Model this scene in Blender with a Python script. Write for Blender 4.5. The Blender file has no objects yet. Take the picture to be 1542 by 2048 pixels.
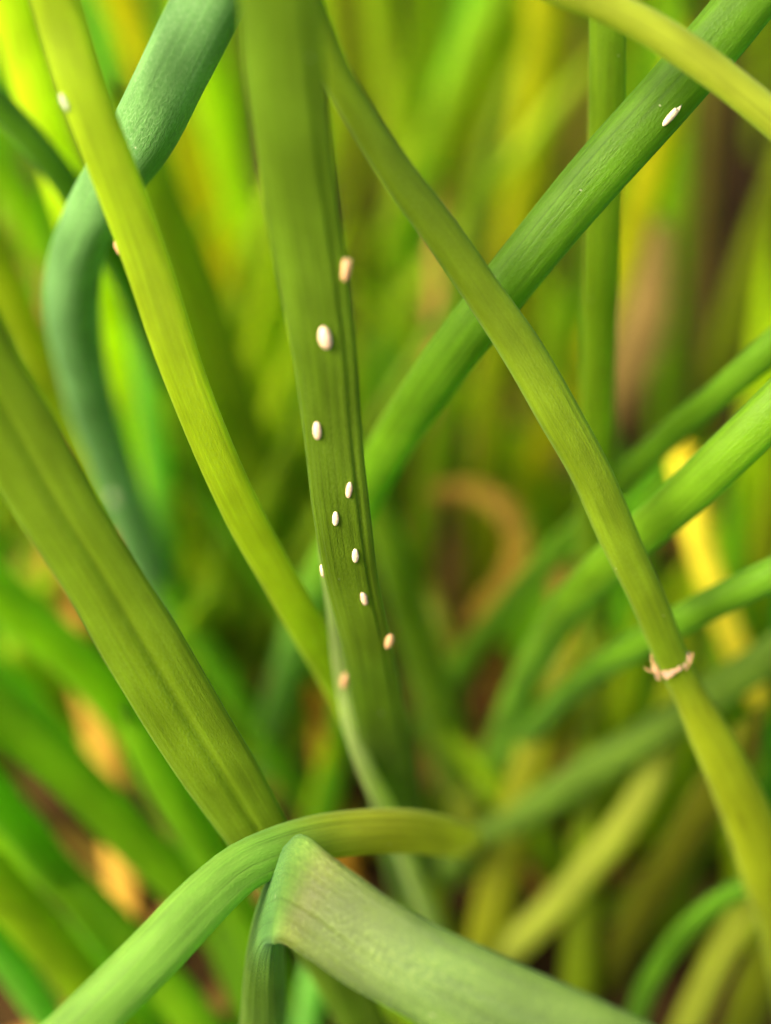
import bpy, bmesh, math, random
import numpy as np
from mathutils import Vector, Matrix
from mathutils.bvhtree import BVHTree

random.seed(7)
scene = bpy.context.scene
C = scene.collection
MM = 0.001

# ------------------------------------------------------------------ camera
W0, H0 = 1542.0, 2048.0            # pixel grid used for the measurements
HALF_V = math.radians(19.0)        # half of the vertical field of view
F = (H0 / 2) / math.tan(HALF_V)    # focal length in those pixels
PITCH = math.radians(40.0)         # camera looks down by this much
CAM = Vector((0.0, -0.0536, 0.095))  # 9.5 cm above the soil
FOCUS = 0.0705
RIGHT = Vector((1, 0, 0))
FWD = Vector((0, math.cos(PITCH), -math.sin(PITCH)))
UP = Vector((0, math.sin(PITCH), math.cos(PITCH)))

cd = bpy.data.cameras.new('camera')
cam = bpy.data.objects.new('camera', cd)
C.objects.link(cam)
cam.location = CAM
cam.rotation_euler = (math.pi / 2 - PITCH, 0, 0)
cd.sensor_fit = 'VERTICAL'
cd.sensor_height = 36.0
cd.sensor_width = 36.0
cd.lens = 18.0 / math.tan(HALF_V)
cd.clip_start = 0.002
cd.clip_end = 200.0
cd.dof.use_dof = True
cd.dof.focus_distance = FOCUS
cd.dof.aperture_fstop = cd.lens / 4.2     # 4.2 mm entrance pupil, as in a phone
scene.camera = cam

# ------------------------------------------------------------------ light
SUN_DIR = Vector((-0.62, -0.28, 0.66)).normalized()   # towards the sun: high on the left, soft
elev = math.asin(SUN_DIR.z)
azim = math.atan2(SUN_DIR.x, SUN_DIR.y)
world = bpy.data.worlds.new('World')
scene.world = world
world.use_nodes = True
wn = world.node_tree.nodes
wl = world.node_tree.links
sky = wn.new('ShaderNodeTexSky')
sky.sky_type = 'NISHITA'
sky.sun_disc = False
sky.sun_elevation = elev
sky.sun_rotation = azim
sky.dust_density = 10.0
sky.ozone_density = 0.3
sky.air_density = 1.0
wl.new(sky.outputs[0], wn['Background'].inputs[0])
wn['Background'].inputs[1].default_value = 0.10
sd = bpy.data.lights.new('sun', 'SUN')
sd.energy = 1.5
sd.angle = math.radians(25)
sd.color = (1.0, 0.92, 0.76)
sun = bpy.data.objects.new('sun', sd)
C.objects.link(sun)
sun.rotation_euler = (-SUN_DIR).to_track_quat('-Z', 'Y').to_euler()
sun.location = SUN_DIR * 1.0

scene.view_settings.view_transform = 'Standard'
scene.view_settings.look = 'None'
scene.view_settings.gamma = 1.0
scene.view_settings.use_curve_mapping = False
scene.view_settings.exposure = 2.4

# ------------------------------------------------------------------ helpers
def P(px, py, d):
    """photo pixel + depth in mm along the view axis -> world point"""
    d = d * MM
    return CAM + FWD * d + RIGHT * ((px - W0 / 2) / F * d) + UP * (-(py - H0 / 2) / F * d)

def project(p):
    v = p - CAM
    d = v.dot(FWD)
    if d <= 1e-6:
        return None
    return (W0 / 2 + v.dot(RIGHT) / d * F, H0 / 2 - v.dot(UP) / d * F, d / MM)

def ray(px, py):
    return (FWD + RIGHT * ((px - W0 / 2) / F) + UP * (-(py - H0 / 2) / F)).normalized()

def ground_y(row):
    """world Y of the soil seen at that picture row"""
    r = ray(W0 / 2, row)
    return (CAM + r * (-CAM.z / r.z)).y

def lin(c):
    c = c / 255.0
    return c / 12.92 if c <= 0.04045 else ((c + 0.055) / 1.055) ** 2.4

GAIN = 0.62
def col(c, g=1.0):
    return np.array([max(lin(v) * GAIN * g, 0.0035) for v in c])

def catmull(ctrl, n):
    """ctrl: (k,m) array -> n samples, centripetal-ish by arc length of the first three columns"""
    k = len(ctrl)
    seg = np.linalg.norm(np.diff(ctrl[:, :3], axis=0), axis=1)
    s = np.concatenate([[0], np.cumsum(np.maximum(seg, 1e-7))])
    # tangents (finite difference, non uniform)
    m = np.zeros_like(ctrl)
    for i in range(k):
        if i == 0:
            m[i] = (ctrl[1] - ctrl[0]) / (s[1] - s[0])
        elif i == k - 1:
            m[i] = (ctrl[-1] - ctrl[-2]) / (s[-1] - s[-2])
        else:
            a = (ctrl[i] - ctrl[i - 1]) / (s[i] - s[i - 1])
            b = (ctrl[i + 1] - ctrl[i]) / (s[i + 1] - s[i])
            h0, h1 = s[i] - s[i - 1], s[i + 1] - s[i]
            m[i] = (a * h1 + b * h0) / (h0 + h1)
    t = np.linspace(0, s[-1], n)
    out = np.zeros((n, ctrl.shape[1]))
    j = np.clip(np.searchsorted(s, t, side='right') - 1, 0, k - 2)
    for q in range(n):
        i = j[q]
        h = s[i + 1] - s[i]
        u = (t[q] - s[i]) / h
        out[q] = ((2*u**3 - 3*u**2 + 1) * ctrl[i] + (u**3 - 2*u**2 + u) * h * m[i]
                  + (-2*u**3 + 3*u**2) * ctrl[i + 1] + (u**3 - u**2) * h * m[i + 1])
    return out, t

def tag(o, label=None, cat=None, group=None, kind=None):
    if label: o['label'] = label
    if cat: o['category'] = cat
    if group: o['group'] = group
    if kind: o['kind'] = kind
    return o

# ------------------------------------------------------------------ materials
def new_mat(name):
    m = bpy.data.materials.new(name)
    m.use_nodes = True
    nt = m.node_tree
    for n in list(nt.nodes):
        nt.nodes.remove(n)
    return m, nt

def nd(nt, kind, **kw):
    n = nt.nodes.new(kind)
    for k, v in kw.items():
        if k.startswith('i_'):
            key = k[2:]
            n.inputs[int(key) if key.isdigit() else key.replace('_', ' ')].default_value = v
        else:
            setattr(n, k, v)
    return n

def leaf_material(name, near=True, translucent=0.5, rough=0.42, bloom=0.22, fleck=0.5, dry=False, furrow=0.76, wax_colour=(0.24, 0.35, 0.07)):
    m, nt = new_mat(name)
    L = nt.links.new
    out = nd(nt, 'ShaderNodeOutputMaterial')
    att = nd(nt, 'ShaderNodeAttribute', attribute_name='Col')
    uv = nd(nt, 'ShaderNodeUVMap', uv_map='UVMap')
    def noise(sx, sy, scale=1.0, detail=3.0):
        mp = nd(nt, 'ShaderNodeMapping')
        mp.inputs['Scale'].default_value = (sx, sy, 1)
        L(uv.outputs[0], mp.inputs[0])
        n = nd(nt, 'ShaderNodeTexNoise')
        n.inputs['Scale'].default_value = scale
        n.inputs['Detail'].default_value = detail
        L(mp.outputs[0], n.inputs['Vector'])
        return n
    def rng(src, a, b, c, d):
        r = nd(nt, 'ShaderNodeMapRange')
        r.inputs[1].default_value = a; r.inputs[2].default_value = b
        r.inputs[3].default_value = c; r.inputs[4].default_value = d
        L(src, r.inputs[0])
        return r.outputs[0]
    streak = noise(5.0, 0.16, 1.0, 4.0)       # veins running along the leaf
    blot = noise(0.55, 0.22, 1.0, 3.0)        # broad mottling
    f1 = rng(streak.outputs[0], 0.3, 0.72, 0.87, 1.13)
    f2 = rng(blot.outputs[0], 0.3, 0.7, 0.78, 1.22)
    mul = nd(nt, 'ShaderNodeMath', operation='MULTIPLY'); L(f1, mul.inputs[0]); L(f2, mul.inputs[1])
    sc = nd(nt, 'ShaderNodeVectorMath', operation='SCALE')
    L(att.outputs['Color'], sc.inputs[0]); L(mul.outputs[0], sc.inputs['Scale'])
    colour = sc.outputs[0]
    bump_in = None
    if near:
        line = noise(11.0, 0.05, 1.0, 1.0)    # thin dark furrows between the veins
        fl = rng(line.outputs[0], 0.34, 0.44, furrow, 1.0)
        s2 = nd(nt, 'ShaderNodeVectorMath', operation='SCALE')
        L(colour, s2.inputs[0]); L(fl, s2.inputs['Scale'])
        colour = s2.outputs[0]
        grain = noise(16.0, 5.0, 1.0, 2.0)    # epidermis cells, longer than wide
        # pale waxy bloom broken up by the cell grain
        wax = nd(nt, 'ShaderNodeMix', data_type='RGBA')
        wax.inputs[7].default_value = (*wax_colour, 1)
        g1 = rng(grain.outputs[0], 0.42, 0.75, 0.0, 1.0)
        g2 = rng(blot.outputs[0], 0.35, 0.65, 0.25, 1.0)
        mm_ = nd(nt, 'ShaderNodeMath', operation='MULTIPLY'); L(g1, mm_.inputs[0]); L(g2, mm_.inputs[1])
        m2 = nd(nt, 'ShaderNodeMath', operation='MULTIPLY'); L(mm_.outputs[0], m2.inputs[0]); m2.inputs[1].default_value = bloom
        L(m2.outputs[0], wax.inputs[0]); L(colour, wax.inputs[6])
        colour = wax.outputs[2]
        # scattered specks of dust and pollen
        vor = nd(nt, 'ShaderNodeTexVoronoi', feature='F1')
        vor.inputs['Scale'].default_value = 0.9
        L(uv.outputs[0], vor.inputs['Vector'])
        sp = rng(vor.outputs['Distance'], 0.03, 0.055, 1.0, 0.0)
        wn_ = nd(nt, 'ShaderNodeTexWhiteNoise', noise_dimensions='3D')
        L(vor.outputs['Position'], wn_.inputs['Vector'])
        keep = rng(wn_.outputs['Value'], 0.66, 0.68, 0.0, fleck)
        sm = nd(nt, 'ShaderNodeMath', operation='MULTIPLY'); L(sp, sm.inputs[0]); L(keep, sm.inputs[1])
        mx = nd(nt, 'ShaderNodeMix', data_type='RGBA')
        mx.inputs[7].default_value = (0.62, 0.60, 0.42, 1)
        L(sm.outputs[0], mx.inputs[0]); L(colour, mx.inputs[6])
        colour = mx.outputs[2]
        b1 = nd(nt, 'ShaderNodeBump'); b1.inputs['Distance'].default_value = 0.00009; b1.inputs['Strength'].default_value = 0.55
        L(streak.outputs[0], b1.inputs['Height'])
        b3 = nd(nt, 'ShaderNodeBump'); b3.inputs['Distance'].default_value = 0.00006; b3.inputs['Strength'].default_value = 0.6
        L(fl, b3.inputs['Height']); L(b1.outputs[0], b3.inputs['Normal'])
        b2 = nd(nt, 'ShaderNodeBump'); b2.inputs['Distance'].default_value = 0.00005; b2.inputs['Strength'].default_value = 0.8
        L(grain.outputs[0], b2.inputs['Height']); L(b3.outputs[0], b2.inputs['Normal'])
        bump_in = b2.outputs[0]
    pr = nd(nt, 'ShaderNodeBsdfPrincipled')
    pr.inputs['Roughness'].default_value = rough
    pr.inputs['Specular IOR Level'].default_value = 0.1 if dry else 0.16
    pr.inputs['Sheen Weight'].default_value = 0.0 if dry else (0.08 if near else 0.03)
    pr.inputs['Sheen Tint'].default_value = (0.55, 0.95, 0.70, 1)
    pr.inputs['Sheen Roughness'].default_value = 0.4
    L(colour, pr.inputs['Base Color'])
    # transmitted light comes out yellower than the reflected light
    tc = nd(nt, 'ShaderNodeVectorMath', operation='MULTIPLY')
    tc.inputs[1].default_value = (1.5, 1.2, 0.9) if dry else (1.95, 2.25, 0.25)
    L(colour, tc.inputs[0])
    tr = nd(nt, 'ShaderNodeBsdfTranslucent')
    L(tc.outputs[0], tr.inputs['Color'])
    if bump_in:
        L(bump_in, pr.inputs['Normal'])
    mix = nd(nt, 'ShaderNodeMixShader')
    mix.inputs[0].default_value = translucent
    L(pr.outputs[0], mix.inputs[1]); L(tr.outputs[0], mix.inputs[2])
    L(mix.outputs[0], out.inputs['Surface'])
    return m

M_NEAR = leaf_material('chive_skin')
M_SMOOTH = leaf_material('chive_skin_smooth', furrow=0.91, bloom=0.24)
M_WAX = leaf_material('chive_skin_waxy', furrow=0.92, wax_colour=(0.27, 0.40, 0.20), bloom=0.55, fleck=0.8, translucent=0.32, rough=0.5)
M_FOLD = leaf_material('chive_skin_grainy', bloom=0.45, furrow=0.8, translucent=0.35)
M_FAR = leaf_material('chive_skin_background', near=False, translucent=0.55, rough=0.5)
M_DRY = leaf_material('withered_leaf', near=False, translucent=0.35, rough=0.7, dry=True)

def egg_material(name, c, rough=0.45):
    m, nt = new_mat(name)
    L = nt.links.new
    out = nd(nt, 'ShaderNodeOutputMaterial')
    tc = nd(nt, 'ShaderNodeTexCoord')
    n = nd(nt, 'ShaderNodeTexNoise'); n.inputs['Scale'].default_value = 9000.0; n.inputs['Detail'].default_value = 3
    L(tc.outputs['Object'], n.inputs['Vector'])
    mx = nd(nt, 'ShaderNodeMix', data_type='RGBA')
    mx.inputs[6].default_value = (c[0] * .78, c[1] * .72, c[2] * .62, 1)
    mx.inputs[7].default_value = (*c, 1)
    rr = nd(nt, 'ShaderNodeMapRange'); rr.inputs[1].default_value = .3; rr.inputs[2].default_value = .6
    L(n.outputs[0], rr.inputs[0]); L(rr.outputs[0], mx.inputs[0])
    v = nd(nt, 'ShaderNodeTexVoronoi', feature='DISTANCE_TO_EDGE'); v.inputs['Scale'].default_value = 14000
    L(tc.outputs['Object'], v.inputs['Vector'])
    b = nd(nt, 'ShaderNodeBump'); b.inputs['Distance'].default_value = 0.00002; b.inputs['Strength'].default_value = .5
    L(v.outputs[0], b.inputs['Height'])
    pr = nd(nt, 'ShaderNodeBsdfPrincipled')
    pr.inputs['Roughness'].default_value = rough
    pr.inputs['Subsurface Weight'].default_value = 0.35
    pr.inputs['Subsurface Radius'].default_value = (1, .7, .4)
    pr.inputs['Subsurface Scale'].default_value = 0.00025
    L(mx.outputs[2], pr.inputs['Base Color']); L(b.outputs[0], pr.inputs['Normal'])
    L(pr.outputs[0], out.inputs['Surface'])
    return m

M_EGG = egg_material('egg_shell_cream', (0.58, 0.43, 0.27))
M_EGG_WHITE = egg_material('egg_shell_white', (0.62, 0.53, 0.33))
M_EGG_TAN = egg_material('egg_shell_tan', (0.47, 0.28, 0.12), 0.6)
M_PAPER = egg_material('papery_sheath', (0.36, 0.21, 0.12), 0.8)
M_SHELL = egg_material('empty_shell_greenish', (0.34, 0.42, 0.22), 0.6)

def soil_material():
    m, nt = new_mat('garden_soil')
    L = nt.links.new
    out = nd(nt, 'ShaderNodeOutputMaterial')
    tc = nd(nt, 'ShaderNodeTexCoord')
    n = nd(nt, 'ShaderNodeTexNoise'); n.inputs['Scale'].default_value = 140; n.inputs['Detail'].default_value = 8
    L(tc.outputs['Object'], n.inputs['Vector'])
    r = nd(nt, 'ShaderNodeValToRGB')
    r.color_ramp.elements[0].position = .32; r.color_ramp.elements[0].color = (.006, .0035, .001, 1)
    r.color_ramp.elements[1].position = .75; r.color_ramp.elements[1].color = (.045, .024, .006, 1)
    L(n.outputs[0], r.inputs[0])
    b = nd(nt, 'ShaderNodeBump'); b.inputs['Distance'].default_value = .002; b.inputs['Strength'].default_value = .8
    L(n.outputs[0], b.inputs['Height'])
    pr = nd(nt, 'ShaderNodeBsdfPrincipled'); pr.inputs['Roughness'].default_value = .95; pr.inputs['Specular IOR Level'].default_value = .05
    L(r.outputs[0], pr.inputs['Base Color']); L(b.outputs[0], pr.inputs['Normal'])
    L(pr.outputs[0], out.inputs['Surface'])
    return m
M_SOIL = soil_material()

# ------------------------------------------------------------------ ground
def soil_h(x, y):
    from mathutils import noise as N
    v = N.noise(Vector((x * 60, y * 60, 0))) * 0.0022 + N.noise(Vector((x * 170, y * 170, 3))) * 0.0012
    return v * max(0.0, 1 - (abs(x) + abs(y)) / 1.2)

def make_ground():
    near = np.linspace(-0.32, 0.32, 150)
    far = [0.4, 0.6, 1, 2, 4, 8, 16, 32, 60]
    xs = np.array([-f for f in far[::-1]] + list(near) + far)
    ys = xs + 0.12
    verts = [(x, y, soil_h(x, y)) for y in ys for x in xs]
    n = len(xs)
    faces = [(j * n + i, j * n + i + 1, (j + 1) * n + i + 1, (j + 1) * n + i) for j in range(n - 1) for i in range(n - 1)]
    me = bpy.data.meshes.new('ground')
    me.from_pydata(verts, [], faces)
    me.polygons.foreach_set('use_smooth', [True] * len(faces))
    me.materials.append(M_SOIL)
    o = bpy.data.objects.new('ground', me)
    C.objects.link(o)
    tag(o, 'dark brown garden soil under the chive clump', 'soil', kind='structure')
make_ground()

# ------------------------------------------------------------------ leaf builder
BVH = {}

def sweep(name, ctrl, mat, around=16, step=2.0, power=2.0, ribs=0.0, creases=(), rmf=False, twist=0.0,
          ref=None, seed=0, close=True):
    """ctrl rows: x y z halfwidth ratio r g b ; a closed tube along the path"""
    rs = np.random.RandomState(seed + 11)
    seg = np.linalg.norm(np.diff(ctrl[:, :3], axis=0), axis=1).sum()
    n = max(8, int(seg / (step * MM)))
    S, arc = catmull(ctrl, n)
    S[:, 3] = np.maximum(S[:, 3], 0.00004)
    S[:, 4] = np.clip(S[:, 4], 0.05, 1.3)
    S[:, 5:8] = np.maximum(S[:, 5:8], 0.002)
    T = np.gradient(S[:, :3], axis=0)
    T /= np.linalg.norm(T, axis=1)[:, None]
    ref = np.array(ref if ref is not None else -FWD)
    side = np.zeros((n, 3))
    if rmf:
        s0 = np.cross(ref, T[0]); s0 /= np.linalg.norm(s0)
        for i in range(n):
            s0 = s0 - T[i] * np.dot(s0, T[i]); s0 /= np.linalg.norm(s0)
            side[i] = s0
    else:
        for i in range(n):
            s0 = np.cross(ref, T[i])
            if np.linalg.norm(s0) < 0.25 and i:
                s0 = side[i - 1] - T[i] * np.dot(side[i - 1], T[i])
            elif i:
                s0 = s0 / np.linalg.norm(s0) * 0.5 + side[i - 1] * 0.5
                s0 = s0 - T[i] * np.dot(s0, T[i])
            side[i] = s0 / np.linalg.norm(s0)
    nor = np.cross(T, side)
    th = np.linspace(0, 2 * np.pi, around, endpoint=False) - np.pi / 2
    c, s = np.cos(th), np.sin(th)
    px = np.sign(c) * np.abs(c) ** (2 / power)
    py = np.sign(s) * np.abs(s) ** (2 / power)
    rib = np.zeros(around)
    if ribs:
        for k in (17, 23, 31):
            rib += rs.uniform(.4, 1) * np.cos(k * th + rs.uniform(0, 6.28))
        rib *= ribs
    for (a, d, sg) in creases:
        a = math.radians(a)
        dd = np.angle(np.exp(1j * (th - a)))
        rib += -d * np.exp(-(dd / math.radians(sg)) ** 2)
    wob = 1 + 0.018 * np.interp(arc, np.linspace(0, arc[-1], 40), rs.normal(size=40))
    tw = np.radians(twist) * np.linspace(0, 1, n)
    verts = np.zeros((n, around, 3))
    for i in range(n):
        a = S[i, 3] * wob[i]
        b = a * S[i, 4]
        X = px * a * (1 + rib); Y = py * b * (1 + rib)
        if twist:
            X, Y = X * math.cos(tw[i]) - Y * math.sin(tw[i]), X * math.sin(tw[i]) + Y * math.cos(tw[i])
        verts[i] = S[i, :3] + X[:, None] * side[i] + Y[:, None] * nor[i]
    V = verts.reshape(-1, 3)
    base = S[0, :3]; 
    org = S[-1, :3].copy()
    faces = []
    for i in range(n - 1):
        for k in range(around):
            k2 = (k + 1) % around
            faces.append((i * around + k, i * around + k2, (i + 1) * around + k2, (i + 1) * around + k))
    nq = len(faces)
    faces.append(tuple(range(around)))
    faces.append(tuple((n - 1) * around + k for k in reversed(range(around))))
    me = bpy.data.meshes.new(name)
    me.from_pydata((V - org).tolist(), [], faces)
    me.polygons.foreach_set('use_smooth', [True] * len(faces))
    ca = me.color_attributes.new('Col', 'FLOAT_COLOR', 'POINT')
    cols = np.ones((n, around, 4)); cols[:, :, :3] = S[:, None, 5:8]
    ca.data.foreach_set('color', cols.reshape(-1))
    uvl = me.uv_layers.new(name='UVMap')
    circ = 2 * np.pi * np.median(S[:, 3]) / MM
    off = rs.uniform(0, 300, 2)
    li = 0
    arr = np.zeros((len(me.loops), 2))
    for i in range(n - 1):
        v0, v1 = arc[i] / MM, arc[i + 1] / MM
        for k in range(around):
            u0, u1 = k / around * circ, (k + 1) / around * circ
            arr[li:li + 4] = ((u0, v0), (u1, v0), (u1, v1), (u0, v1)); li += 4
    arr += off
    uvl.data.foreach_set('uv', arr.reshape(-1))
    me.materials.append(mat)
    me.update()
    o = bpy.data.objects.new(name, me)
    o.location = org
    C.objects.link(o)
    BVH[o] = (BVHTree.FromPolygons([Vector(v) for v in V], faces[:nq]), S, T)
    return o

DOWN = np.array([0, 0, -1.0])
UPV = np.array([0, 0, 1.0])

def grow(ctrl, tip, root):
    """carry the leaf on beyond the picture: to its tip, and down to the soil"""
    rows = [r.copy() for r in ctrl]
    if root:
        p = rows[-1].copy()
        t = rows[-1][:3] - rows[-2][:3]
        t /= np.linalg.norm(t)
        k = 0
        while p[2] > -0.002 and k < 80:
            t = t * (1 - root) + DOWN * root
            t /= np.linalg.norm(t)
            p = p.copy()
            p[:3] = p[:3] + t * 0.004
            k += 1
            if k % 2 == 0 or p[2] <= -0.002:
                rows.append(p)
    if tip:
        length, lift = tip
        p = rows[0].copy()
        t = rows[0][:3] - rows[1][:3]
        t /= np.linalg.norm(t)
        w0 = p[3]
        m = max(3, int(length / 6))
        ext = []
        tgt = UPV if lift >= 0 else DOWN
        for k in range(1, m + 1):
            t = t * (1 - abs(lift)) + tgt * abs(lift)
            t /= np.linalg.norm(t)
            p = p.copy()
            p[:3] = p[:3] + t * (length * MM / m)
            p[3] = w0 * max(0.04, (1 - (k / m) ** 2.2))
            ext.append(p)
        rows = ext[::-1] + rows
    return np.array(rows)

def squeeze(d):
    x = d - 70.5
    if x < 0:
        return 70.5 + x * .75
    u = min(1.0, x / 35.0)
    return 70.5 + x * (.75 + .25 * u * u * (3 - 2 * u))

def rows_from(points, colour, ratio):
    """points: (px, py, depth, width_px [, colour [, ratio]])"""
    out = []
    for q in points:
        px, py, d, w = q[:4]
        c = q[4] if len(q) > 4 and q[4] is not None else colour
        r = q[5] if len(q) > 5 else ratio
        d = squeeze(d)
        p = P(px, py, d)
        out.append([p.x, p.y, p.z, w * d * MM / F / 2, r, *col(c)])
    return np.array(out, dtype=float)

def near_leaf(points, colour, label, ratio=0.6, tip=(60, 0.05), root=0.06, group=None, mat=None, name='chive_leaf', **kw):
    ctrl = grow(rows_from(points, colour, ratio), tip, root)
    kw.setdefault('around', 44); kw.setdefault('step', 0.8); kw.setdefault('ribs', 0.006); kw.setdefault('power', 2.2)
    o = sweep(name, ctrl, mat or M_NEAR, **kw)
    return tag(o, label, 'leaf', group)

def back_leaf(path, row, width, colour, label, group, lean=0.0, ratio=0.7, tip=(40, 0.03), root=0.15, name='chive_leaf', mat=None, seed=0, bright=1.0):
    """a leaf standing in the upright plane that leaves the soil at picture row `row`"""
    y0 = ground_y(row)
    pts = []
    for q in path:
        px, py = q[:2]
        r = ray(px, py)
        # plane  Y = y0 + lean*Z
        nrm = Vector((0, 1, -lean))
        t = (y0 - CAM.y + lean * CAM.z) / (r.y - lean * r.z)
        p = CAM + r * t
        if p.z < 0.003 and len(pts) >= 2:
            break
        c = q[2] if len(q) > 2 else colour
        pts.append([p.x, p.y, p.z, width * .88 * MM / 2, ratio, *col(c, bright)])
    sx, sy = path[0][:2]
    if 0 < sx < W0 and sy > 0:           # ends inside the picture: a short blunt tip
        tip = (7, 0.05)
    ctrl = grow(np.array(pts, dtype=float), tip, root)
    o = sweep(name, ctrl, mat or M_FAR, around=14, step=2.0, power=2.2, seed=seed)
    return tag(o, label, 'leaf', group)

# ------------------------------------------------------------------ leaves in front
OL = (122, 142, 10)
egg_leaf = near_leaf([(555, -40, 54.5, 158), (565, 100, 56.5, 160), (585, 280, 59, 158), (622, 525, 62.5, 150), (649, 700, 65, 134, (103, 135, 10)),
    (664, 850, 67.5, 122, (99, 129, 10)), (680, 1000, 69.8, 118, (99, 129, 10)), (702, 1150, 73, 108, (106, 135, 10)), (736, 1300, 77.5, 98, (116, 146, 10)), (748, 1365, 80, 100, (114, 148, 10)), (760, 1430, 82, 102), (795, 1600, 90, 104), (815, 1690, 97, 104)],
    (107, 140, 12), 'upright flattened olive leaf carrying a trail of pale insect eggs', ratio=0.34, power=2.7,
    creases=((52, .16, 5), (140, .04, 6), (75, .03, 4)), ribs=0.009, seed=1, around=64, tip=(70, .05))
yellow_leaf = near_leaf([(95, -40, 61, 92), (108, 0, 61.5, 92), (165, 180, 63, 94), (220, 325, 64.5, 96), (285, 500, 66.5, 92), (368, 750, 69, 86), (473, 1000, 73, 78),
    (582, 1200, 78, 74), (655, 1330, 83, 66), (715, 1440, 88, 64)],
    (172, 194, 8), 'straight bright yellow-green leaf sloping in front of the blue-green bent leaf', ratio=0.5, power=2.7, seed=2, mat=M_SMOOTH)
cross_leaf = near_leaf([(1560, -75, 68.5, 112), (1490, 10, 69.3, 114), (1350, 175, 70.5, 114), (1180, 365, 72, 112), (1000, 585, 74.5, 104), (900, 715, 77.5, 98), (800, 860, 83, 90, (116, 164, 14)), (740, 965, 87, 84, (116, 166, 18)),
    (680, 1080, 91, 78, (116, 166, 26)), (625, 1190, 96, 74, (110, 160, 40)), (585, 1310, 103, 70, (100, 150, 40))],  # lower stretch coloured lighter to offset the shade of the egg leaf
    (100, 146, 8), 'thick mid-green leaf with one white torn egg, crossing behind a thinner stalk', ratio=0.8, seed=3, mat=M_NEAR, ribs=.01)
stalk = bpy.data.objects.new('chive_stalk', None)
bent_leaf = near_leaf([(450, -60, 66, 140), (400, 40, 67.5, 142), (345, 150, 69.5, 140), (285, 270, 72.5, 134), (225, 360, 76, 120), (175, 450, 80, 112), (146, 560, 86, 112), (150, 660, 91, 106), (178, 790, 96, 98),
    (222, 930, 101, 92), (275, 1080, 106, 86)],
    (106, 158, 80), 'thick waxy blue-green leaf with a kink, behind the bright yellow-green leaf', ratio=0.85, seed=4, mat=M_WAX, tip=(40, .06))
upright = near_leaf([(1216, -40, 73, 74), (1215, 100, 75, 74), (1212, 300, 78, 74), (1203, 500, 81, 73), (1197, 700, 85, 72), (1192, 900, 89, 72), (1188, 1100, 95, 68), (1186, 1300, 103, 64)],
    (128, 162, 8), 'straight upright green leaf crossed by the thick leaf with the torn egg', ratio=0.7, seed=5, mat=M_SMOOTH, creases=((60, .05, 8),))
pale_leaf = near_leaf([(1040, -60, 62.5, 66), (1120, -22, 63, 66), (1200, 8, 63.5, 68), (1285, 48, 64, 70), (1365, 98, 64.5, 70), (1455, 163, 65, 70), (1560, 250, 66, 70), (1700, 390, 69, 70), (1850, 620, 76, 70)],
    (176, 186, 50), 'pale yellow-green leaf arching over the thick leaf with the torn egg', ratio=0.85, seed=6, tip=(30, 0.0), root=0.06)
diag_leaf = near_leaf([(1620, 745, 72, 98), (1542, 825, 73, 98), (1450, 915, 75, 96), (1350, 1010, 78, 88), (1250, 1098, 82, 80), (1150, 1195, 87, 74), (1075, 1310, 94, 66), (1015, 1440, 103, 58), (975, 1560, 112, 54)],
    (114, 158, 18), 'green leaf curving down behind the collared stalk, above two thinner leaves', ratio=0.8, seed=7)
thin_leaf = near_leaf([(1620, 625, 77, 62), (1542, 695, 79, 62), (1440, 785, 82, 60), (1340, 870, 86, 58), (1230, 978, 91, 56), (1120, 1095, 97, 52), (1000, 1230, 105, 48), (900, 1360, 113, 48)],
    (100, 146, 10), 'thin green leaf passing just above the bright yellow withered leaf', ratio=0.85, seed=8)
low_leaf = near_leaf([(1640, 1105, 77, 66), (1542, 1150, 79, 66), (1410, 1215, 82, 64), (1300, 1275, 85, 60), (1180, 1350, 91, 54), (1090, 1430, 98, 50), (1020, 1510, 106, 48), (960, 1600, 114, 46)],
    (98, 146, 14), 'thin green leaf running behind the stalk just above its papery collar', ratio=0.85, seed=9)
grey_leaf = near_leaf([(1640, 1240, 90, 74), (1542, 1310, 92, 74), (1400, 1405, 95, 72), (1250, 1500, 98, 70), (1100, 1595, 101, 68), (950, 1695, 104, 66), (850, 1785, 106, 66), (790, 1850, 108, 64)],
    (112, 146, 42), 'soft grey-green leaf sloping behind the stalk below its papery collar', ratio=0.85, seed=10, root=.2)
arch_leaf = near_leaf([(60, 2150, 64.5, 122), (200, 2015, 66, 118), (320, 1895, 67.5, 114), (410, 1800, 69, 108), (480, 1738, 70.5, 100), (545, 1705, 72, 96), (640, 1675, 74.5, 94, (150, 168, 40)), (740, 1663, 77, 92, (186, 190, 46)), (830, 1664, 80, 88, (186, 190, 46)), (890, 1674, 83, 84, (186, 190, 46)), (922, 1684, 88, 76, (186, 190, 46)), (934, 1692, 97, 66, (150, 150, 26)), (940, 1700, 106, 60, (140, 140, 26))],
    (124, 168, 62), 'pale leaf arching over the clump base behind the folded leaf', ratio=0.62, seed=12, tip=(26, -0.02), root=.25, ribs=.014, creases=((60, .05, 6), (110, .03, 5)))
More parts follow.
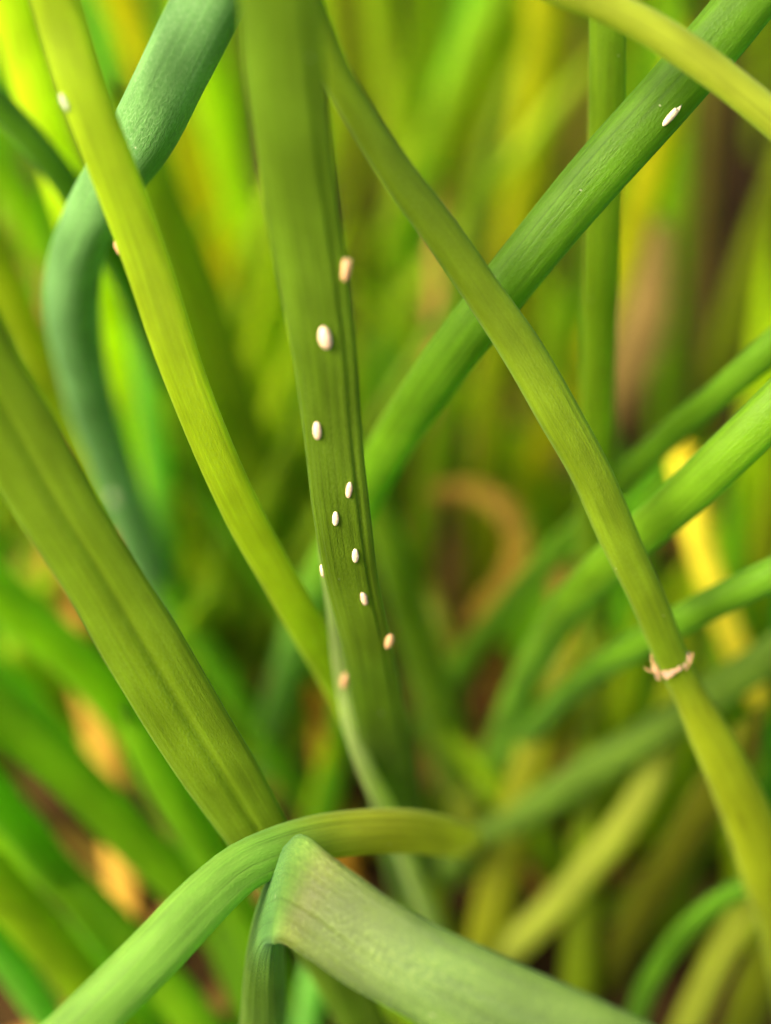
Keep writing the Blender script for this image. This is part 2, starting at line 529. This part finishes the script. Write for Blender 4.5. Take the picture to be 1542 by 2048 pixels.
fold_leaf = near_leaf([(1420, 2230, 59, 205, None, .30), (1180, 2105, 60.5, 204, None, .28), (1000, 2020, 62, 200, None, .26), (850, 1945, 63.5, 194, None, .24), (730, 1878, 65, 192, (76, 98, 28), .18), (655, 1826, 66, 194, (80, 98, 26), .14), (612, 1797, 66.6, 200, (88, 102, 26), .11), (584, 1780, 67.4, 218, (90, 124, 50), .09),
    (562, 1784, 69.4, 206, (84, 132, 64), .13), (542, 1826, 72, 168, (90, 140, 62), .30), (530, 1900, 74.6, 142, (100, 140, 40), .5), (528, 1980, 77.3, 134, (105, 142, 40), .6), (524, 2090, 80.5, 130, (100, 140, 40), .7)],  # bluer greens around the bend paint in sky light on the fold
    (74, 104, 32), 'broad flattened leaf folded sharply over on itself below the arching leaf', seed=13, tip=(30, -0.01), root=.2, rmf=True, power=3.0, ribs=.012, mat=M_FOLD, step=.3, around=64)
left_leaf = near_leaf([(-210, 440, 54, 186), (-110, 620, 57, 178), (5, 820, 60.5, 168), (105, 1000, 63.5, 162), (212, 1170, 66.3, 160), (296, 1310, 68.6, 161), (379, 1450, 71.2, 158), (462, 1580, 73.8, 140), (518, 1670, 76, 128), (585, 1780, 80, 114)],
    (119, 149, 12), 'broad flat olive-green leaf with a fine lengthwise crease, ending behind the arching leaf', ratio=.26, power=2.6, seed=14, tip=(35, .03), mat=M_SMOOTH,
    creases=((86, .26, 3.6), (98, -.05, 6)), around=96, ribs=.005)
sliver = near_leaf([(662, 1215, 79, 22), (672, 1280, 80.5, 28), (686, 1370, 82, 32), (702, 1450, 83, 36), (730, 1530, 84.5, 38), (772, 1620, 88, 38)],
    (176, 194, 116), 'narrow pale sliver of a leaf just behind the egg-bearing leaf', ratio=.7, seed=16, tip=(8, .1), around=24)
behind_egg = near_leaf([(752, 1000, 95, 66), (780, 1090, 97, 72), (818, 1230, 101, 78), (860, 1370, 106, 82), (905, 1520, 112, 82), (930, 1610, 116, 82)],
    (112, 146, 16), 'green leaf leaning out from behind the egg-bearing leaf', ratio=.7, seed=17, tip=(6, .06), around=30)
fine_leaf = near_leaf([(1640, 1715, 86, 44), (1542, 1755, 88, 44), (1450, 1795, 90, 44), (1370, 1862, 92, 44), (1310, 1945, 94, 44), (1270, 2040, 97, 42), (1250, 2110, 100, 42)],
    (88, 138, 14), 'thin dark green leaf bowed in front of the lower end of the collared stalk', ratio=.9, seed=18, around=28)

short_leaf = near_leaf([(-70, 140, 82, 54), (0, 212, 83.5, 56), (70, 288, 85, 58), (150, 392, 87.5, 58), (225, 510, 91, 56), (290, 650, 97, 52)],
    (86, 136, 8), 'thin dark green leaf running behind the kink of the blue-green leaf', ratio=.8, seed=20, around=28, tip=(30, .04))
lime_leaf = near_leaf([(-5, -60, 86, 84), (38, 80, 88, 84), (82, 230, 90, 82), (128, 370, 93, 78), (175, 520, 97, 74), (215, 680, 102, 70)],
    (205, 226, 30), 'glowing lime-yellow leaf beside the bright yellow-green leaf', ratio=.6, seed=21, around=28, mat=M_FAR)

# the stalk with a papery collar
C.objects.link(stalk)
st_pts = [(640, 70, 62, 62), (668, 140, 63, 62), (725, 240, 64.5, 66), (800, 355, 66, 72), (880, 462, 67.4, 76), (958, 575, 68.8, 80), (1040, 695, 70, 82), (1118, 830, 71, 84), (1180, 942, 72, 82), (1240, 1080, 73.5, 78), (1292, 1190, 75, 74), (1344, 1318, 77, 68),
    (1376, 1385, 78.3, 66, (140, 155, 8)), (1430, 1490, 80.5, 86, (152, 164, 8)), (1480, 1600, 83, 98, (156, 168, 10)), (1530, 1730, 86, 108, (156, 168, 10)), (1575, 1880, 90, 104, (150, 165, 10))]
sc_ctrl = grow(rows_from(st_pts, (124, 150, 8), .68), (46, .05), .1)
stem = sweep('stem', sc_ctrl, M_SMOOTH, around=44, step=.8, power=2.4, ribs=.006, seed=19)
bpy.context.view_layer.update()
stalk.location = stem.location.copy()
stem.parent = stalk
stem.location = (0, 0, 0)
tag(stalk, 'long sloping yellow-green stalk with a torn papery brown collar', 'stalk')

def collar():
    bvh, S, T = BVH[stem]
    tgt = np.array(P(1346, 1336, squeeze(77.4)))
    i = int(np.argmin(np.linalg.norm(S[:, :3] - tgt, axis=1)))
    c = S[i, :3]; t = T[i]; r = S[i, 3]
    s = np.cross(-np.array(FWD), t); s /= np.linalg.norm(s)
    n = np.cross(t, s)
    rs = np.random.RandomState(4)
    K = 40
    V = []; Fc = []
    for k in range(K):
        a = 2 * math.pi * k / K
        d = math.cos(a) * s + math.sin(a) * n * .85
        left = max(0, -math.cos(a))
        low = (0.05 + .45 * left ** 2 + rs.uniform(-.05, .10)) * r
        high = (0.02 + .12 * left + rs.uniform(-.04, .08) + (0.2 if k in (2, 3) else 0)) * r
        flare = 1.01 + .20 * left ** 3 + rs.uniform(-.03, .06)
        V += [c + d * r * .98 - t * high * 1.0 * 0 + t * low * .3,
              c + d * r * (flare) + t * low * .5,
              c + d * r * (flare + .06 + 0) - t * high,
              c + d * r * (flare - .04) + t * low]
    for k in range(K):
        k2 = (k + 1) % K
        if rs.uniform() < .16: continue
        for a, b in ((0, 1), (1, 2), (1, 3)):
            Fc.append((k * 4 + a, k * 4 + b, k2 * 4 + b, k2 * 4 + a))
    org = np.array(stalk.location)
    me = bpy.data.meshes.new('papery_collar')
    me.from_pydata([tuple(np.array(v) - org) for v in V], [], Fc)
    me.materials.append(M_PAPER)
    o = bpy.data.objects.new('papery_collar', me)
    sol = o.modifiers.new('t', 'SOLIDIFY'); sol.thickness = 0.00008
    C.objects.link(o); o.parent = stalk
    o['label'] = 'torn pinkish brown papery collar'
    # two dry fibres sticking out of the tear
    for (p0, p1, p2, w) in (((1372, 1340), (1382, 1322), (1386, 1306), .07), ((1312, 1338), (1304, 1322), (1303, 1306), .10), ((1318, 1345), (1300, 1342), (1288, 1335), .06)):
        q = [[*P(a[0], a[1], squeeze(76.6)), ww * MM / 2, .8, *col((205, 170, 110))] for a, ww in ((p0, w * 1.5), (p1, w), (p2, w * .5))]
        f = sweep('fibre', np.array(q, dtype=float), M_DRY, around=8, step=.1)
        f.location = Vector(f.location) - Vector(stalk.location)
        f.parent = stalk
collar()

# ------------------------------------------------------------------ eggs
def egg_mesh(kind, seed=0):
    """unit egg, long axis Z (length 1), radius ~.21"""
    rs = np.random.RandomState(seed)
    bm = bmesh.new()
    rings, seg = 26, 24
    rows = []
    top = {'whole': 1.0, 'open': .74, 'torn': .80, 'dented': 1.0}[kind]
    for i in range(rings + 1):
        u = i / rings * top
        z = -.5 + u
        r = .215 * (max(0.0, 1 - abs(2 * u - 1) ** 2.1)) ** .5 * (1.05 - .12 * u)
        if kind in ('open', 'torn') and i > rings * .8:
            r = max(r, .165)
        row = []
        for k in range(seg):
            a = 2 * math.pi * k / seg
            zz = z
            rr = r * (1 + .03 * math.sin(3 * a + 7 * u + seed) + .03 * math.sin(11 * a) + .012 * rs.normal())
            if kind == 'torn' and i == rings:
                zz += .26 * max(0, math.cos(a - .6)) ** 2 + .06 * (k % 3 == 0)
                rr *= (1 - .75 * max(0, math.cos(a - .6)) ** 2) + (.35 if k in (16, 17) else 0)
            if kind == 'dented':
                rr *= 1 - .35 * math.exp(-((u - .38) / .12) ** 2) * max(0, math.cos(a)) ** 2
            off = .05 * math.sin(u * 3) if kind == 'dented' else .012 * math.sin(u * 2.5 + seed)
            row.append(bm.verts.new((rr * math.cos(a) + off, rr * math.sin(a), zz)))
        rows.append(row)
    for i in range(rings):
        for k in range(seg):
            bm.faces.new((rows[i][k], rows[i][(k + 1) % seg], rows[i + 1][(k + 1) % seg], rows[i + 1][k]))
    bm.faces.new(list(reversed(rows[0])))
    if kind in ('whole', 'dented'):
        bm.faces.new(rows[-1])
    else:                                   # a hollow shell: fold the rim back inside
        inner = [bm.verts.new((v.co.x * .78, v.co.y * .78, v.co.z - .10)) for v in rows[-1]]
        deep = [bm.verts.new((v.co.x * .5, v.co.y * .5, .0)) for v in rows[-1]]
        for k in range(seg):
            k2 = (k + 1) % seg
            bm.faces.new((rows[-1][k], rows[-1][k2], inner[k2], inner[k]))
            bm.faces.new((inner[k], inner[k2], deep[k2], deep[k]))
        bm.faces.new(deep)
    for f in bm.faces:
        f.smooth = True
    bmesh.ops.recalc_face_normals(bm, faces=bm.faces)
    me = bpy.data.meshes.new('insect_egg')
    bm.to_mesh(me); bm.free()
    return me

def egg(leaf, px, py, length_px, width_px, tilt, mat, label, kind='whole', seed=0, sink=.22, group='pale insect eggs on the leaves'):
    """tilt: degrees clockwise of the upper end in the picture"""
    bvh, S, T = BVH[leaf]
    d = ray(px, py)
    hit, n, _, dist = bvh.ray_cast(CAM, d)
    if hit is None:
        # at the very rim: slide to the closest spot of the skin
        pr = [project(Vector(q)) for q in S[:, :3]]
        j = min(range(len(pr)), key=lambda a: (pr[a][0] - px) ** 2 + (pr[a][1] - py) ** 2 if pr[a] else 1e9)
        guess = P(px, py, pr[j][2])
        hit, n, _, dist = bvh.find_nearest(guess)
        rim = guess
    else:
        rim = None
    if rim is None and n.dot(d) > 0: n = -n
    if rim is not None:
        j = int(np.argmin(np.linalg.norm(S[:, :3] - np.array(hit), axis=1)))
        if n.dot(hit - Vector(S[j, :3])) < 0: n = -n
    dep = (hit - CAM).dot(FWD)
    length = .95 * length_px * dep / F; rad = .82 * width_px * dep / F / 2
    a = math.radians(tilt)
    axis = (UP * math.cos(a) + RIGHT * math.sin(a))
    if rim is None:
        axis = (axis - n * axis.dot(n)).normalized()
        pos = hit + n * rad * .74 * (1 - 2 * sink)
    else:
        j = int(np.argmin(np.linalg.norm(S[:, :3] - np.array(hit), axis=1)))
        axis = -Vector(T[j])
        axis = (axis - n * axis.dot(n)).normalized()
        pos = hit + n * rad * .74 * (1 - 2 * sink)
    x = axis.cross(n).normalized(); y = axis.cross(x).normalized()
    me = egg_mesh(kind, seed)
    sx = rad / .215
    M = Matrix((x, y, axis)).transposed() @ Matrix.Diagonal((sx, sx * .74, length))
    me.transform(M.to_4x4())
    if M.determinant() < 0: me.flip_normals()
    me.materials.append(mat)
    o = bpy.data.objects.new('insect_egg', me)
    o.location = pos
    C.objects.link(o)
    return tag(o, label, 'egg', group)

egg(egg_leaf, 690, 532, 64, 25, -3, M_EGG_TAN, 'hatched tan egg shell with open end, topmost on the flat leaf', 'open', 1, sink=.15)
egg(egg_leaf, 650, 674, 52, 31, -9, M_EGG, 'plump cream egg, largest on the leaf, below the tan open shell', seed=2)
egg(egg_leaf, 635, 860, 42, 21, 0, M_EGG, 'cream egg alone midway between the plump egg and the close pair', seed=3)
egg(egg_leaf, 698, 979, 38, 16, 2, M_EGG, 'slim cream egg, upper one of the close pair on the flat leaf', seed=4)
egg(egg_leaf, 671, 1036, 35, 16, 0, M_EGG_WHITE, 'slim white egg, lower one of the close pair on the flat leaf', seed=5)
egg(egg_leaf, 710, 1110, 36, 17, -7, M_EGG_WHITE, 'slim white egg next below the close pair on the flat leaf', seed=6)
egg(egg_leaf, 640, 1142, 34, 16, -5, M_EGG_WHITE, 'white egg half hidden behind the rim of the flat leaf', seed=7, sink=.42)
egg(egg_leaf, 727, 1196, 37, 17, -16, M_EGG, 'pinkish cream egg with a pinched lower end, above the tan dented one', 'dented', 8)
egg(egg_leaf, 775, 1280, 37, 23, -12, M_EGG_TAN, 'tan dented egg on the rim, lowest on the flat leaf', 'dented', 9, sink=.15)
egg(sliver, 689, 1360, 38, 20, 0, M_EGG_TAN, 'blurred tan egg on the narrow sliver behind the flat leaf', seed=10)
egg(cross_leaf, 1342, 231, 54, 18, 35, M_EGG_WHITE, 'white torn egg shell with ragged tip on the thick crossing leaf', 'torn', 11)
egg(yellow_leaf, 129, 205, 40, 18, -14, M_SHELL, 'blurred pale green egg, upper one on the bright yellow-green leaf rim', seed=12, sink=.42)
egg(yellow_leaf, 233, 497, 32, 15, -30, M_EGG_TAN, 'small tan egg, lower one on the bright yellow-green leaf rim', seed=13, sink=.42)
egg(bent_leaf, 228, 995, 34, 22, -10, M_SHELL, 'faint blurred pale egg low on the blue-green bent leaf', seed=14)

# ------------------------------------------------------------------ withered leaves and the leaves behind
GB = 'green leaves standing behind the egg-bearing leaf'
def dry(points, colour, label, ratio=.35, tip=None, root=.15, thin=1.0, gain=1.0, **kw):
    ctrl = grow(rows_from(points, colour, ratio), tip, root)
    ctrl[:, 3] *= thin
    ctrl[:, 5:8] = np.minimum(ctrl[:, 5:8] * gain, .85)
    o = sweep('withered_leaf', ctrl, M_DRY, around=20, step=1.0, **kw)
    return tag(o, label, 'leaf', 'withered leaves in the clump')
dry([(1352, 880, 101, 46), (1362, 905, 101.5, 62), (1372, 960, 102.5, 66), (1392, 1060, 104, 66), (1425, 1170, 106, 62), (1470, 1290, 109, 58), (1520, 1390, 112, 56), (1570, 1470, 115, 54)], (255, 226, 60), 'bright yellow withered leaf sticking up between the green diagonal leaves', ratio=.5, thin=.85, gain=1.7)  # raised colour gain stands in for sun falling on this leaf
dry([(858, 1000, 118, 46), (900, 980, 118, 54), (960, 988, 117, 58), (1018, 1030, 116, 62), (1040, 1090, 116, 64), (1020, 1150, 116, 62), (970, 1220, 117, 62), (925, 1300, 118, 56), (895, 1370, 120, 50)], (150, 122, 34), 'orange-brown withered leaf curled into a hook behind the thin green leaves', ratio=.22, thin=.74)
dry([(1318, 440, 132, 40), (1300, 520, 133, 84), (1285, 620, 134, 108), (1262, 720, 135, 104), (1200, 830, 137, 96), (1120, 930, 139, 90), (1075, 1020, 142, 80)], (146, 122, 62), 'broad tan withered leaf behind the straight upright leaf', ratio=.3)
dry([(110, 1100, 112, 60), (125, 1190, 112, 66), (150, 1290, 112, 66), (185, 1400, 112, 66), (205, 1500, 112, 60), (228, 1620, 111, 56), (240, 1720, 110, 60), (248, 1800, 109, 58)], (205, 165, 58), 'orange-tan withered leaf glimpsed between the blurred diagonal leaves', ratio=.4)
dry([(1128, 1130, 116, 46), (1128, 1260, 117, 46), (1122, 1400, 118, 44), (1112, 1540, 119, 40), (1100, 1680, 116, 36)], (160, 132, 50), 'tan withered stem standing behind the curving green leaves', ratio=.7)
dry([(1000, 1290, 120, 50), (985, 1400, 120, 60), (965, 1520, 119, 60)], (125, 88, 24), 'brown withered scrap at the base of the curving green leaves', ratio=.4)
dry([(640, 1370, 112, 50), (650, 1470, 112, 56), (665, 1590, 112, 56), (680, 1680, 111, 50)], (160, 120, 20), 'brown-olive withered leaf behind the narrow pale sliver', ratio=.4)

mid = [
 # path, soil row, width mm, colour, label
 ([(-60, 260), (20, 370), (90, 500), (160, 650), (220, 800)], 1200, 3.2, (120, 155, 10), 'soft green leaf below the short dark green one', 1),
 ([(-70, 420), (10, 560), (80, 720), (150, 860)], 1350, 3.4, (120, 135, 6), 'broad olive blur beside the blue-green bent leaf', 1),
 ([(178, -30), (205, 110), (240, 260), (280, 400)], 900, 1.8, (112, 165, 50), 'thin pale green leaf behind the bright yellow-green leaf', 1),
 ([(220, -40), (260, 50), (310, 180), (375, 330), (430, 460), (500, 640)], 900, 3.0, (200, 190, 15), 'golden-yellow leaf passing under the thick blue-green leaf', 0.8),
 ([(400, 120), (450, 300), (510, 540), (570, 760), (620, 960)], 1050, 3.6, (140, 165, 6), 'bright green leaf close behind the egg-bearing leaf', 1.1),
 ([(300, 360), (380, 540), (450, 740), (520, 950), (580, 1150), (640, 1350)], 1400, 3.6, (108, 132, 6), 'wide olive leaf between the yellow-green leaf and the egg-bearing leaf', 1),
 ([(270, 560), (295, 760), (318, 960), (338, 1150), (350, 1300)], 1450, 2.3, (104, 155, 46), 'pale green upright leaf behind the bright yellow-green leaf', 1),
 ([(380, 900), (450, 1080), (520, 1250), (590, 1400)], 1500, 3.0, (96, 126, 10), 'dim green leaf under the lower half of the yellow-green leaf', 1),
 ([(690, -40), (705, 160), (720, 400), (735, 620)], 1000, 2.6, (96, 105, 8), 'dark olive leaf just beside the egg-bearing leaf', 1),
 ([(745, -40), (770, 110), (800, 260), (815, 450), (818, 640)], 800, 3.0, (138, 155, 28), 'soft yellow-green leaf seen above the collared stalk', 1),
 ([(975, -60), (935, 60), (895, 190), (860, 330), (835, 480), (820, 680)], 850, 2.6, (112, 158, 30), 'slanting green leaf beside the soft yellow-green one', 1),
 ([(1010, -40), (960, 150), (925, 330), (905, 560), (890, 760)], 700, 3.4, (125, 138, 8), 'slanting olive-green leaf in the hazy background', 1),
 ([(1090, -40), (1070, 150), (1045, 330), (1020, 540), (1000, 720), (985, 900)], 900, 3.4, (152, 152, 18), 'mustard-olive upright leaf beside the crossing leaf', 1.1),
 ([(1140, 0), (1125, 180), (1100, 340), (1080, 460)], 750, 3.0, (96, 110, 6), 'dim olive upright leaf beside the straight upright one', 1),
 ([(1335, 220), (1295, 360), (1255, 500), (1200, 660), (1120, 830), (1050, 980)], 1150, 2.8, (170, 168, 8), 'mustard-yellow leaf crossing behind the straight upright one', .75),
 ([(1350, 120), (1348, 340), (1340, 560), (1335, 760), (1325, 940)], 950, 3.0, (112, 145, 8), 'soft green upright leaf in front of the tan withered leaf', 1),
 ([(1420, 150), (1405, 330), (1385, 560), (1370, 760)], 750, 2.6, (130, 120, 50), 'dull khaki upright leaf beside the dark gap', 1),
 ([(1600, 280), (1540, 430), (1480, 600), (1430, 760), (1400, 900)], 1000, 3.2, (98, 112, 4), 'dim olive leaf beyond the dark gap', 1),
 ([(1600, 850), (1560, 1000), (1520, 1150), (1490, 1300)], 1350, 3.0, (108, 118, 4), 'olive leaf behind the yellow withered leaf', 1),
 ([(900, 700), (890, 820), (880, 950)], 1050, 3.0, (100, 108, 20), 'short dim olive leaf above the curled withered leaf', 1),
 ([(985, 740), (975, 900), (965, 1010), (960, 1150)], 1250, 3.0, (118, 130, 8), 'olive leaf standing behind the curled withered leaf', 1),
 ([(-60, 1130), (40, 1225), (150, 1320), (250, 1430), (330, 1560), (400, 1680)], 1780, 3.4, (116, 158, 10), 'wide bright green blur above the orange-tan withered leaf', 1),
 ([(-60, 1290), (20, 1370), (110, 1470), (200, 1580)], 1740, 2.4, (110, 155, 30), 'narrow green blur ending at the orange-tan withered leaf', 1),
 ([(-70, 1360), (30, 1450), (150, 1560), (270, 1680), (380, 1790), (470, 1900)], 2000, 3.4, (112, 152, 16), 'wide green blur crossing in front of the orange-tan withered leaf', 1),
 ([(-60, 1540), (30, 1640), (110, 1740), (190, 1850), (260, 1960)], 2050, 2.8, (100, 150, 16), 'green blur below the wide crossing one', 1),
 ([(-80, 1700), (10, 1790), (110, 1900), (210, 2030), (280, 2130)], 2150, 3.6, (120, 148, 8), 'broad olive-green blur beside the arching leaf', 1),
 ([(-60, 1840), (20, 1930), (110, 2060), (160, 2140)], 2180, 2.4, (96, 150, 40), 'bluish green blur below the arching leaf', 1),
 ([(330, 1560), (400, 1680), (470, 1800), (540, 1930)], 2050, 2.8, (98, 140, 6), 'dim green blur underneath the arching leaf', 1),
 ([(1335, 1430, (140, 150, 20)), (1312, 1530), (1255, 1640), (1170, 1745), (1080, 1840), (990, 1930), (900, 2010)], 2020, 2.4, (160, 168, 60), 'pale straw-green leaf sloping down toward the folded leaf', .9, .35),
 ([(1440, 1560), (1370, 1680), (1290, 1810), (1210, 1940), (1150, 2060)], 1960, 3.0, (98, 104, 4), 'dim olive leaf under the pale straw-green one', .7),
 ([(1530, 1770), (1475, 1850), (1425, 1940), (1375, 2050), (1340, 2140)], 2130, 2.3, (158, 164, 60), 'pale straw leaf behind the thin bowed dark green leaf', 1),
 ([(1190, 1250), (1182, 1450), (1175, 1650), (1165, 1850), (1155, 2040)], 2040, 2.8, (110, 130, 6), 'olive leaf standing behind the soft grey-green leaf', .9, .6),
 ([(885, 1330), (905, 1450), (928, 1560), (940, 1660), (945, 1760)], 1800, 2.8, (120, 134, 12), 'olive leaf behind the end of the arching leaf', .7, 1.0),
 ([(720, 1900), (800, 1990), (880, 2080), (930, 2150)], 2150, 3.0, (128, 158, 4), 'bright green leaf below the folded leaf', 1),
 ([(640, 1900), (620, 2000), (610, 2100)], 2120, 2.0, (110, 160, 70), 'bluish thin leaf tucked beside the folded leaf', 1),
 ([(335, 1450), (385, 1640), (440, 1830), (500, 2000), (545, 2110)], 2150, 3.4, (84, 126, 6), 'dark green leaf in the gap between arching and folded leaf', 1, .6),
 ([(-60, 1600), (70, 1710), (210, 1840), (330, 1970), (440, 2140)], 2180, 3.2, (104, 146, 6), 'green leaf passing beneath the arching leaf', 1, .3),
 ([(1095, 1440), (1050, 1570), (1012, 1700), (985, 1820), (960, 1930), (950, 2010)], 2040, 3.2, (136, 142, 18), 'yellowish olive leaf just above the folded leaf', .8, .6),
 ([(1640, 1760), (1560, 1880), (1510, 1990), (1470, 2110)], 2160, 3.2, (98, 110, 6), 'dim olive leaf below the collared stalk', .8),
 ([(1555, 1480), (1548, 1620), (1530, 1760)], 1850, 2.0, (60, 120, 20), 'short dark green leaf behind the lower stalk', 1),
]
MID = {}
for i, (path, row, w, c, lab, br, *ln) in enumerate(mid):
    MID[lab] = back_leaf(path, row, w, c, lab, GB, seed=40 + i, bright=br * 1.5, lean=ln[0] if ln else 0.0)
egg(MID['slanting green leaf beside the soft yellow-green one'], 862, 262, 30, 24, 10, M_EGG_WHITE, 'pale egg shape standing in for a blurred glint above the collared stalk', seed=15)  # egg shape added to make an out-of-focus highlight

# ------------------------------------------------------------------ the far side of the clump
rs = np.random.RandomState(21)
kinds = [((105, 130, 8), 'out-of-focus olive-green leaf deep in the far side of the clump', 5),
         ((130, 150, 12), 'out-of-focus yellow-green leaf deep in the far side of the clump', 4),
         ((90, 140, 16), 'out-of-focus fresh green leaf deep in the far side of the clump', 3),
         ((150, 115, 55), 'out-of-focus withered tan leaf deep in the far side of the clump', 1)]
MARKS = [('the blue-green bent leaf', 250, 300), ('the bright yellow-green leaf', 420, 900), ('the egg-bearing leaf', 640, 600), ('the collared stalk', 900, 480),
         ('the straight upright leaf', 1200, 600), ('the thick crossing leaf', 1400, 120), ('the curled withered leaf', 960, 1150), ('the curving green leaf', 1220, 1130),
         ('the broad flat leaf', 250, 1300), ('the arching leaf', 400, 1800), ('the folded leaf', 900, 1950), ('the soft grey-green leaf', 1200, 1530),
         ('the thin bowed leaf', 1370, 1870), ('the bright yellow withered leaf', 1400, 1020)]
def nearest_mark(points):
    pr = [project(Vector(q[:3])) for q in points]
    pr = [p for p in pr if p and 0 < p[0] < W0 and 0 < p[1] < H0]
    if not pr: return None
    mx, my = sum(p[0] for p in pr) / len(pr), sum(p[1] for p in pr) / len(pr)
    return min(MARKS, key=lambda m: (m[1] - mx) ** 2 + (m[2] - my) ** 2)[0]
bag = [k for k in kinds for _ in range(k[2])]
# spots where something deeper shows through
KEEP = [(820, 1090, 930, 1420, 124), (1310, 1450, 840, 1150, 112), (1200, 1350, 420, 860, 142), (150, 280, 1360, 1830, 116), (880, 960, 280, 420, 200), (1380, 1500, 150, 640, 230), (890, 1000, 1000, 1180, 150)]
made = 0
tries = 0
while made < 245 and tries < 12000:
    tries += 1
    short = made % 2 == 0
    x = rs.uniform(-.05, .05) if short else rs.uniform(-.085, .085)
    y = rs.uniform(ground_y(1950), ground_y(1050)) if short else rs.uniform(ground_y(1050), ground_y(-60))
    h = rs.uniform(.015, .05) if short else rs.uniform(.07, .19)
    lx, ly = rs.normal(0, .35 if short else .16), rs.normal(.05, .12)
    bow = rs.normal(0, .12, 2)
    k = bag[rs.randint(len(bag))]
    w = (rs.uniform(1.0, 1.6) if short else rs.uniform(.8, 1.4)) * MM
    pts = []
    ok = True
    cc = col(k[0], rs.uniform(1.3, 1.9))
    for u in np.linspace(1, 0, 9):
        z = h * u - .002
        q = np.array([x + lx * h * u + bow[0] * h * u * u, y + ly * h * u + bow[1] * h * u * u, z])
        pr = project(Vector(q))
        if pr is None or pr[2] < 60: ok = False; break
        if -80 < pr[0] < 1620 and -80 < pr[1] < 2120 and pr[2] < (98 if short else 122): ok = False; break
        if any(x0 < pr[0] < x1 and r0 < pr[1] < r1 and pr[2] < dm for x0, x1, r0, r1, dm in KEEP): ok = False; break
        pts.append([*q, w * (1 - .9 * u ** 3), .75, *cc])
    if not ok: continue
    vis = any((lambda p: p and 0 < p[0] < W0 and 0 < p[1] < H0)(project(Vector(q[:3]))) for q in pts)
    if not vis: continue
    dryk = k[2] == 1
    o = sweep('withered_leaf' if dryk else 'chive_leaf', np.array(pts, dtype=float), M_DRY if dryk else M_FAR, around=12, step=4.0, seed=100 + made)
    tag(o, k[1].replace('deep in the far side of the clump', 'far behind ' + nearest_mark(pts)), 'leaf', k[1].replace('out-of-focus ', '').replace(' leaf deep', ' leaves deep'))
    made += 1
print('far leaves', made)

# straw lying on the soil
for i in range(44):
    x = rs.uniform(-.05, .055); y = rs.uniform(ground_y(2000), ground_y(900))
    a = rs.uniform(0, math.pi); ln = rs.uniform(.012, .03); w = rs.uniform(.7, 1.6) * MM
    cc = col([(150, 120, 40), (120, 100, 30), (165, 120, 60), (110, 118, 10)][i % 4])
    pts = []
    for u in np.linspace(-.5, .5, 5):
        px_, py_ = x + math.cos(a + u) * ln * u, y + math.sin(a + u) * ln * u
        pts.append([px_, py_, soil_h(px_, py_) + .0012 + rs.uniform(0, .002), w * (1 - 1.2 * u * u), .3, *cc])
    mk = nearest_mark(pts)
    if mk is None: continue
    o = sweep('straw_scrap', np.array(pts, dtype=float), M_DRY, around=8, step=2.0, seed=500 + i, ref=(0, 0, 1))
    tag(o, 'small scrap of straw on the dark soil behind ' + mk, 'straw', 'straw scraps on the soil')
